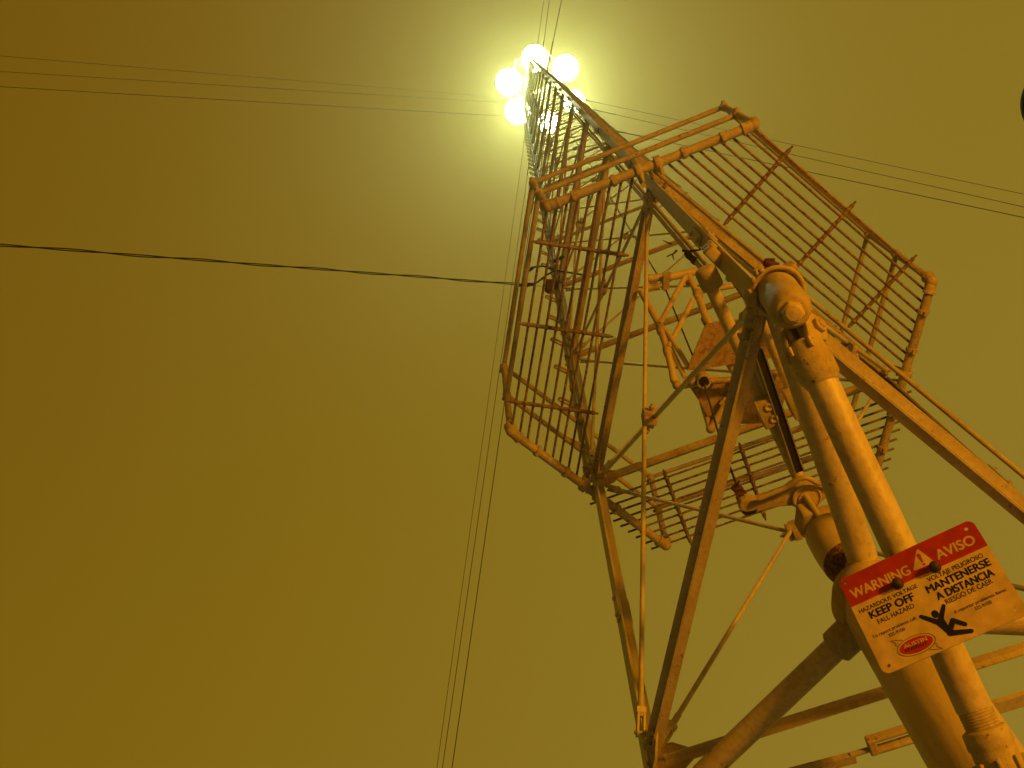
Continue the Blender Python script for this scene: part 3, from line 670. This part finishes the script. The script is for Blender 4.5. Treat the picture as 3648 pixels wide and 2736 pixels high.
for a_, c_ in (((-1.0326, 0.6613, 11.9000), (-0.9364, 0.5934, 11.9000)), ((-0.7200, 0.5287, 11.9000), (-0.6067, 0.4675, 11.9000)), ((-1.0245, 0.8033, 12.0000), (-0.9325, 0.8032, 12.0000))): b.tube([V(a_), V(c_)], 0.019, 8)
b.build('splice_sleeve', M['cable'], drop)
sp = V((-0.7329, 0.8249, 12.0000))
spool = thing('spool_insulator', 'dark round spool insulator on the left leg where the power cable ends', 'insulator', tuple(sp))
b = MB(); axs = V((0.6, -0.3, -1)); b.lathe(sp - axs.normalized()*0.05, axs, [(0, 0.07), (0.01, 0.082), (0.03, 0.075), (0.05, 0.05), (0.07, 0.075), (0.09, 0.082), (0.10, 0.06), (0.101, 0.025)], 24); b.build('spool', M['rusty'], spool)
b = MB(); b.tube([sp, leg_pt('L', sp.z)], 0.016, 8); b.build('bracket', M['cast'], spool)

# ------------------------------------------------------------------ dark street lamp head at the right edge
lp = V((2.9297, -1.3095, 9.1517))
sl_ = thing('street_lamp', 'dark round street lamp head just peeking in at the right picture edge', 'street lamp', (lp.x + 0.9, lp.y, 0))
b = MB(); b.lathe(lp - UP*0.10, UP, [(0, 0.20), (0.02, 0.275), (0.08, 0.30), (0.16, 0.28), (0.24, 0.21), (0.30, 0.12), (0.33, 0.02)], 40); b.build('hood', M['lamp_body'], sl_)
b = MB(); b.lathe(lp - UP*0.095, -UP, [(0, 0.18), (0.05, 0.17), (0.10, 0.11), (0.12, 0.02)], 32); b.build('lens', M['plate'], sl_)
b = MB(); b.tube([lp + UP*0.2, V((lp.x + 0.5, lp.y, lp.z + 0.35)), V((lp.x + 0.9, lp.y, lp.z + 0.1))], 0.03, 12); b.build('arm', M['lamp_body'], sl_)
b = MB(); b.tube([V((lp.x + 0.9, lp.y, 0)), V((lp.x + 0.9, lp.y, lp.z + 0.2))], [0.08, 0.05], 16); b.build('pole', M['lamp_body'], sl_)

# ------------------------------------------------------------------ warning sign
SO = V((-0.3896, -0.5137, 3.6255)); SX = V((0.825376, -0.554235, -0.107602)); SY = V((0.213784, 0.483201, -0.849007))      # top-left corner, rightwards, downwards
SN = SX.cross(SY).normalized()                 # sign face normal candidate
if SN.dot(V((-1.1640, -1.7255, 1.6000)) - SO) < 0: SN = -SN
SW, SH = 0.3300, 0.2419
sign = thing('warning_sign', 'red and white bilingual warning sign bolted to the pole, reading WARNING and AVISO', 'sign', tuple(SO + SX*SW/2 + SY*SH/2))
def S(u, v, h=0.0): return SO + SX*u + SY*v + SN*h
def rounded(w, h, r, n=8, x0=0, y0=0, corners=(1, 1, 1, 1)):
    pts = []
    for (cx, cy, a0, on) in ((w-r, r, -90, corners[1]), (w-r, h-r, 0, corners[2]), (r, h-r, 90, corners[3]), (r, r, 180, corners[0])):
        if on:
            for i in range(n+1):
                a = math.radians(a0 + 90*i/n); pts.append((x0 + cx + r*math.cos(a), y0 + cy + r*math.sin(a)))
        else:
            px_ = x0 + (w if cx > w/2 else 0); py_ = y0 + (h if cy > h/2 else 0); pts.append((px_, py_))
    return pts
def flat(name, polys, m, h, thick=0.0005, parent=None):
    b = MB()
    for pl in polys: b.poly([S(u, v, h) for u, v in pl], SN*thick)
    return b.build(name, m, parent or sign)
HOLES = [(0.01487, 0.01575), (0.30877, 0.01654), (0.30746, 0.22216), (0.01795, 0.22596)]
def holed(name, outline, m, h, thick, r=0.0042):
    cu = bpy.data.curves.new('t', 'CURVE'); cu.dimensions = '2D'; cu.fill_mode = 'BOTH'; cu.extrude = thick/2
    loops = [outline] + [[(u + r*math.cos(a*math.pi/8), v + r*math.sin(a*math.pi/8)) for a in range(16)] for u, v in HOLES
                         if any(True for _ in [0]) and v < max(p[1] for p in outline) - r]
    for lp_ in loops:
        sp_ = cu.splines.new('POLY'); sp_.points.add(len(lp_)-1); sp_.use_cyclic_u = True
        for pt_, (u, v) in zip(sp_.points, lp_): pt_.co = (u, v, 0, 1)
    ob = bpy.data.objects.new('t', cu); col.objects.link(ob); dg = bpy.context.evaluated_depsgraph_get(); dg.update()
    me = bpy.data.meshes.new_from_object(ob.evaluated_get(dg)); bpy.data.objects.remove(ob)
    off = parent_world(sign)
    for v in me.vertices: v.co = S(v.co.x, v.co.y, h + v.co.z) - off
    me.materials.clear(); me.materials.append(m); me.update()
    o = bpy.data.objects.new(name, me); col.objects.link(o); o.parent = sign; return o
holed('plate', rounded(SW, SH, 0.017), M['white'], -0.0015, 0.003)
RB = SH*0.2952
holed('red_band', rounded(SW-0.0006, RB, 0.0167, x0=0.0003, y0=0.0003, corners=(1, 1, 0, 0)), M['red'], 0.0002, 0.0002)
def text(name, s, u0, v0, u1, v1, cap, m, parent=None, bold=0.0, h=0.00045):
    cu = bpy.data.curves.new('t', 'FONT'); cu.body = s; cu.size = 1.0; cu.offset = bold; cu.extrude = 0.0
    ob = bpy.data.objects.new('t', cu); col.objects.link(ob)
    dg = bpy.context.evaluated_depsgraph_get(); dg.update()
    me = bpy.data.meshes.new_from_object(ob.evaluated_get(dg))
    bpy.data.objects.remove(ob)
    xs = [v.co.x for v in me.vertices]; x0, x1 = min(xs), max(xs)
    d = SX*(u1-u0) + SY*(v1-v0); Lw = d.length; d.normalize()
    upv = SN.cross(d).normalized()
    if upv.dot(SY) > 0: upv = -upv
    sx = Lw/(x1-x0); sy = cap/0.70
    o = S(u0, v0, h); off = parent_world(parent or sign)
    for v in me.vertices:
        v.co = o + d*((v.co.x - x0)*sx) + upv*(v.co.y*sy) - off
    if cap > 0.015:
        bm = bmesh.new(); bm.from_mesh(me); g0 = list(bm.verts) + list(bm.edges) + list(bm.faces)
        for q_, (du, dv) in enumerate(((0.0009, 0), (-0.0009, 0), (0, 0.0007), (0, -0.0007))):
            r_ = bmesh.ops.duplicate(bm, geom=g0)
            for e_ in r_['geom']:
                if isinstance(e_, bmesh.types.BMVert): e_.co += d*du + upv*dv + SN*(0.00003*(q_+1))
        bm.to_mesh(me); bm.free()
    me.materials.clear(); me.materials.append(m)
    me.update()
    obj = bpy.data.objects.new(name, me); col.objects.link(obj); obj.parent = parent or sign
    return obj
for row in [('WARNING', (0.01342, 0.05577), (0.15554, 0.05798), 0.023, 'white', 0.0), ('AVISO', (0.22271, 0.05492), (0.31179, 0.05597), 0.023, 'white', 0.0), ('HAZARDOUS VOLTAGE', (0.01209, 0.09373), (0.15388, 0.09305), 0.0095, 'ink', 0.012), ('KEEP OFF', (0.03042, 0.11577), (0.13619, 0.11587), 0.018, 'ink', 0.0), ('FALL HAZARD', (0.03977, 0.13342), (0.12756, 0.13162), 0.0112, 'ink', 0.012), ('To report problems call:', (0.01402, 0.15798), (0.11917, 0.15713), 0.0075, 'ink', 0.005), ('322-9100', (0.04727, 0.16975), (0.08595, 0.16947), 0.0075, 'ink', 0.008), ('VOLTAJE PELIGROSO', (0.17984, 0.09243), (0.30971, 0.09166), 0.0108, 'ink', 0.012), ('MANTENERSE', (0.16808, 0.11539), (0.31499, 0.11401), 0.0175, 'ink', 0.0), ('A DISTANCIA', (0.17944, 0.13852), (0.30999, 0.13818), 0.0175, 'ink', 0.0), ('RIESGO DE CAER', (0.19068, 0.15441), (0.29903, 0.15195), 0.0112, 'ink', 0.012), ('A reportar problemas llama:', (0.19518, 0.18017), (0.31402, 0.17893), 0.0072, 'ink', 0.005), ('322-9100', (0.23668, 0.19175), (0.27466, 0.19111), 0.0075, 'ink', 0.008)]:
    s, (u0, v0), (u1, v1), cap, mk, bold = row
    text('lettering', s, u0, v0, u1, v1, cap, M[mk], bold=bold)
tri = [(0.19354, 0.00878), (0.21368, 0.05614), (0.16156, 0.05518)]
def round_poly(pts, r, n=5):
    res = []
    m_ = len(pts)
    for i in range(m_):
        p0, p1_, p2_ = V((*pts[i-1], 0)), V((*pts[i], 0)), V((*pts[(i+1) % m_], 0))
        a = p1_ + (p0-p1_).normalized()*r*1.6; c = p1_ + (p2_-p1_).normalized()*r*1.6
        for j in range(n+1):
            w = j/n; q = a*(1-w)**2 + p1_*2*w*(1-w) + c*w*w; res.append((q.x, q.y))
    return res
flat('hazard_triangle', [round_poly(tri, 0.005)], M['white'], 0.0004, 0.0001)
ex = [(0.18914, 0.02663), (0.18956, 0.04394), (0.18991, 0.05045)]
def stroke(p, q, r0, r1, n=6):
    p, q = V((*p, 0)), V((*q, 0)); d = (q-p).normalized(); x = V((-d.y, d.x, 0)); pts = []
    for i in range(n+1):
        a = math.pi/2 + math.pi*i/n; w = p + (d*math.cos(a) + x*math.sin(a))*r0; pts.append((w.x, w.y))
    for i in range(n+1):
        a = -math.pi/2 + math.pi*i/n; w = q + (d*math.cos(a) + x*math.sin(a))*r1; pts.append((w.x, w.y))
    return pts
flat('exclamation_mark', [stroke(ex[0], ex[1], 0.0048, 0.0018), stroke(ex[2], (ex[2][0]+0.0005, ex[2][1]), 0.003, 0.003)], M['red'], 0.00055, 0.00008)
mg = {'head': (0.1585, 0.16362), 'a1': ((0.12921, 0.15593), (0.15121, 0.17834)), 'a2': ((0.18302, 0.15456), (0.16295, 0.17987)), 'torso': [(0.14605, 0.1783), (0.15528, 0.17473), (0.1659, 0.17418), (0.16998, 0.17766), (0.17175, 0.19953), (0.17318, 0.20792), (0.16798, 0.21784), (0.16264, 0.21694), (0.15963, 0.21019), (0.15366, 0.19353)], 'l1': ((0.16829, 0.2103), (0.18503, 0.19171)), 'l2': ((0.1849, 0.19196), (0.20355, 0.20928)), 'l3': ((0.16693, 0.21429), (0.20805, 0.22774))}
circ = [(mg['head'][0] + 0.0080*math.cos(a*math.pi/12), mg['head'][1] + 0.0092*math.sin(a*math.pi/12)) for a in range(24)]
pl_all = [circ, stroke(mg['a1'][0], mg['a1'][1], 0.0044, 0.0062), stroke(mg['a2'][0], mg['a2'][1], 0.0044, 0.0062), mg['torso'], stroke(mg['l1'][0], mg['l1'][1], 0.0060, 0.0058), stroke(mg['l2'][0], mg['l2'][1], 0.0058, 0.0048), stroke(mg['l3'][0], mg['l3'][1], 0.0066, 0.0048)]
b = MB()
for j, pl in enumerate(pl_all): b.poly([S(u, v, 0.0002 + j*0.00006) for u, v in pl], SN*0.00005)
b.build('falling_figure', M['ink'], sign)
lg = {'c': (0.09173, 0.2084), 'a': 0.037811024755354104, 'b': 0.0165, 'ang': 0.0227969134638126, 't1': ((0.06506, 0.20601), (0.11812, 0.20827), 'AUSTIN', 'white', 0.0082), 't2': ((0.06373, 0.21466), (0.11608, 0.21657), 'ENERGY', 'ink', 0.0075)}
def ell(c, a, bb, ang, n=36): 
    ca, sa = math.cos(ang), math.sin(ang)
    return [(c[0] + a*math.cos(t)*ca - bb*math.sin(t)*sa, c[1] + a*math.cos(t)*sa + bb*math.sin(t)*ca) for t in [2*math.pi*i/n for i in range(n)]]
logo = flat('oval_emblem', [ell(lg['c'], lg['a'], lg['b'], lg['ang'])], M['red'], 0.0003, 0.0002)
b = MB(); ol = ell(lg['c'], lg['a']*1.13, lg['b']*1.25, lg['ang'], 48)
b.tube([S(u, v, 0.0003) for u, v in ol] + [S(*ol[0], 0.0003)], 0.0006, 4)
for s in (-1, 1):
    ca, sa = math.cos(lg['ang']), math.sin(lg['ang'])
    loc = [(-0.55, -1.22), (-0.95, -1.55), (-1.25, -1.75), (-1.0, -1.15), (-1.1, -0.95), (-0.98, -0.75)]
    pts = [(lg['c'][0] + s*(x*lg['a']*ca - y*lg['b']*sa), lg['c'][1] + s*(x*lg['a']*sa + y*lg['b']*ca)) for x, y in loc]
    b.tube([S(u, v, 0.0006) for u, v in pts], 0.0005, 4)
b.build('emblem_outline', M['ink'], sign)
for (u0, v0), (u1, v1), s, mk, cap in (lg['t1'], lg['t2']):
    text('emblem_lettering', s, u0, v0, u1, v1, cap, M[mk], bold=0.02, h=0.0007)
for (u, v) in [(0.11869, 0.0679), (0.2084, 0.06857)]:
    b = MB(); b.lathe(S(u, v, -0.002), SN, [(0, 0.0125), (0.004, 0.0125), (0.0042, 0.0105), (0.020, 0.0100), (0.023, 0.007), (0.0235, 0.001)], 20); b.build('bolt_head', M['old_bolt'], sign)
    b = MB(); b.tube([S(u, v, -0.003), S(u, v, -0.16)], 0.007, 8); b.build('bolt_shank', M['rusty'], sign)
b = MB(); cA = S(SW*0.5, RB*0.9, -0.10); b.box(cA, SX, SY, SN, SW*0.45, 0.04, 0.006); b.build('mounting_strap', M['cast'], sign)

# ------------------------------------------------------------------ ground
b = MB(); b.add([(-400, -400, 0), (400, -400, 0), (400, 400, 0), (-400, 400, 0)], [[0, 1, 2, 3]])
tag(b.build('ground', M['grass']), kind='structure')
b = MB(); b.poly([(-14, -16, 0.004), (14, -16, 0.004), (14, 9, 0.004), (-14, 9, 0.004)], (0, 0, 0.05)); tag(b.build('bounce_paving', M['paving']), kind='structure')  # unseen paving, enlarged to bounce sodium light up onto the steel

# ------------------------------------------------------------------ air
b = MB(); b.box((0, 0, 29.5), (1, 0, 0), (0, 1, 0), UP, 160, 160, 61)
hz = b.build('haze', plain('haze_tmp', (1, 1, 1)))
m = bpy.data.materials.new('night_mist'); m.use_nodes = True; nt = m.node_tree; nt.nodes.clear()
vo = nt.nodes.new('ShaderNodeVolumePrincipled'); vo.inputs['Color'].default_value = (0.90, 0.88, 0.50, 1); vo.inputs['Density'].default_value = HAZE
vo.inputs['Anisotropy'].default_value = HAZE_G
ou = nt.nodes.new('ShaderNodeOutputMaterial'); nt.links.new(vo.outputs['Volume'], ou.inputs['Volume'])
hz.data.materials.clear(); hz.data.materials.append(m); tag(hz, kind='stuff')

# ------------------------------------------------------------------ night sky: low cloud lit by the town
w = bpy.data.worlds.new('World'); sc.world = w; w.use_nodes = True; nt = w.node_tree; bg = nt.nodes['Background']
tc = nt.nodes.new('ShaderNodeTexCoord')
vm = nt.nodes.new('ShaderNodeVectorMath'); vm.operation = 'DOT_PRODUCT'; vm.inputs[1].default_value = V((0.80, 0.55, -0.24)).normalized()
nt.links.new(tc.outputs['Generated'], vm.inputs[0])
nz = nt.nodes.new('ShaderNodeTexNoise'); nz.inputs['Scale'].default_value = 1.6; nz.inputs['Detail'].default_value = 3
nt.links.new(tc.outputs['Generated'], nz.inputs['Vector'])
ma = nt.nodes.new('ShaderNodeMath'); ma.operation = 'MULTIPLY_ADD'; ma.inputs[1].default_value = 0.12; nt.links.new(nz.outputs['Fac'], ma.inputs[0]); nt.links.new(vm.outputs['Value'], ma.inputs[2])
rp = nt.nodes.new('ShaderNodeValToRGB'); nt.links.new(ma.outputs[0], rp.inputs['Fac'])
mr = nt.nodes.new('ShaderNodeMapRange'); mr.inputs['From Min'].default_value = -0.75; mr.inputs['From Max'].default_value = 0.65
nt.links.new(ma.outputs[0], mr.inputs['Value']); nt.links.new(mr.outputs['Result'], rp.inputs['Fac'])
cr = rp.color_ramp; cr.elements[0].color = (*SKY[0], 1); cr.elements[1].color = (*SKY[2], 1)
e = cr.elements.new(0.5); e.color = (*SKY[1], 1)
nt.links.new(rp.outputs['Color'], bg.inputs['Color']); bg.inputs['Strength'].default_value = 1.0

# sodium street light falling on the foot of the tower from the right, low behind the viewer
ld = bpy.data.lights.new('sodium_light', 'POINT'); ld.energy = SOD_W; ld.color = (1.0, 0.385, 0.010); ld.shadow_soft_size = 0.35
lo = bpy.data.objects.new('sodium_light', ld); col.objects.link(lo); lo.location = SOD_P

# ------------------------------------------------------------------ camera
cd = bpy.data.cameras.new('camera'); cam = bpy.data.objects.new('camera', cd); col.objects.link(cam)
cd.sensor_width = 36; cd.lens = 34.26402; cd.clip_end = 1000; cd.clip_start = 0.05
cam.location = (-1.1640, -1.7255, 1.6000)
rx, uy, fz = V((0.99999900, -0.00133204, 0.00047184)), V((-0.00141313, -0.94260986, 0.33389318)), V((0.00000000, 0.33389352, 0.94261080))
mt = Matrix((rx, uy, -fz)).transposed(); cam.rotation_euler = mt.to_euler()
sc.camera = cam
sc.view_settings.view_transform = 'Standard'; sc.view_settings.look = 'None'; sc.view_settings.exposure = 0; sc.view_settings.gamma = 1
sc.cycles.max_bounces = 5; sc.cycles.diffuse_bounces = 3; sc.cycles.volume_bounces = 0; sc.cycles.use_denoising = True
sc.cycles.sample_clamp_indirect = 4
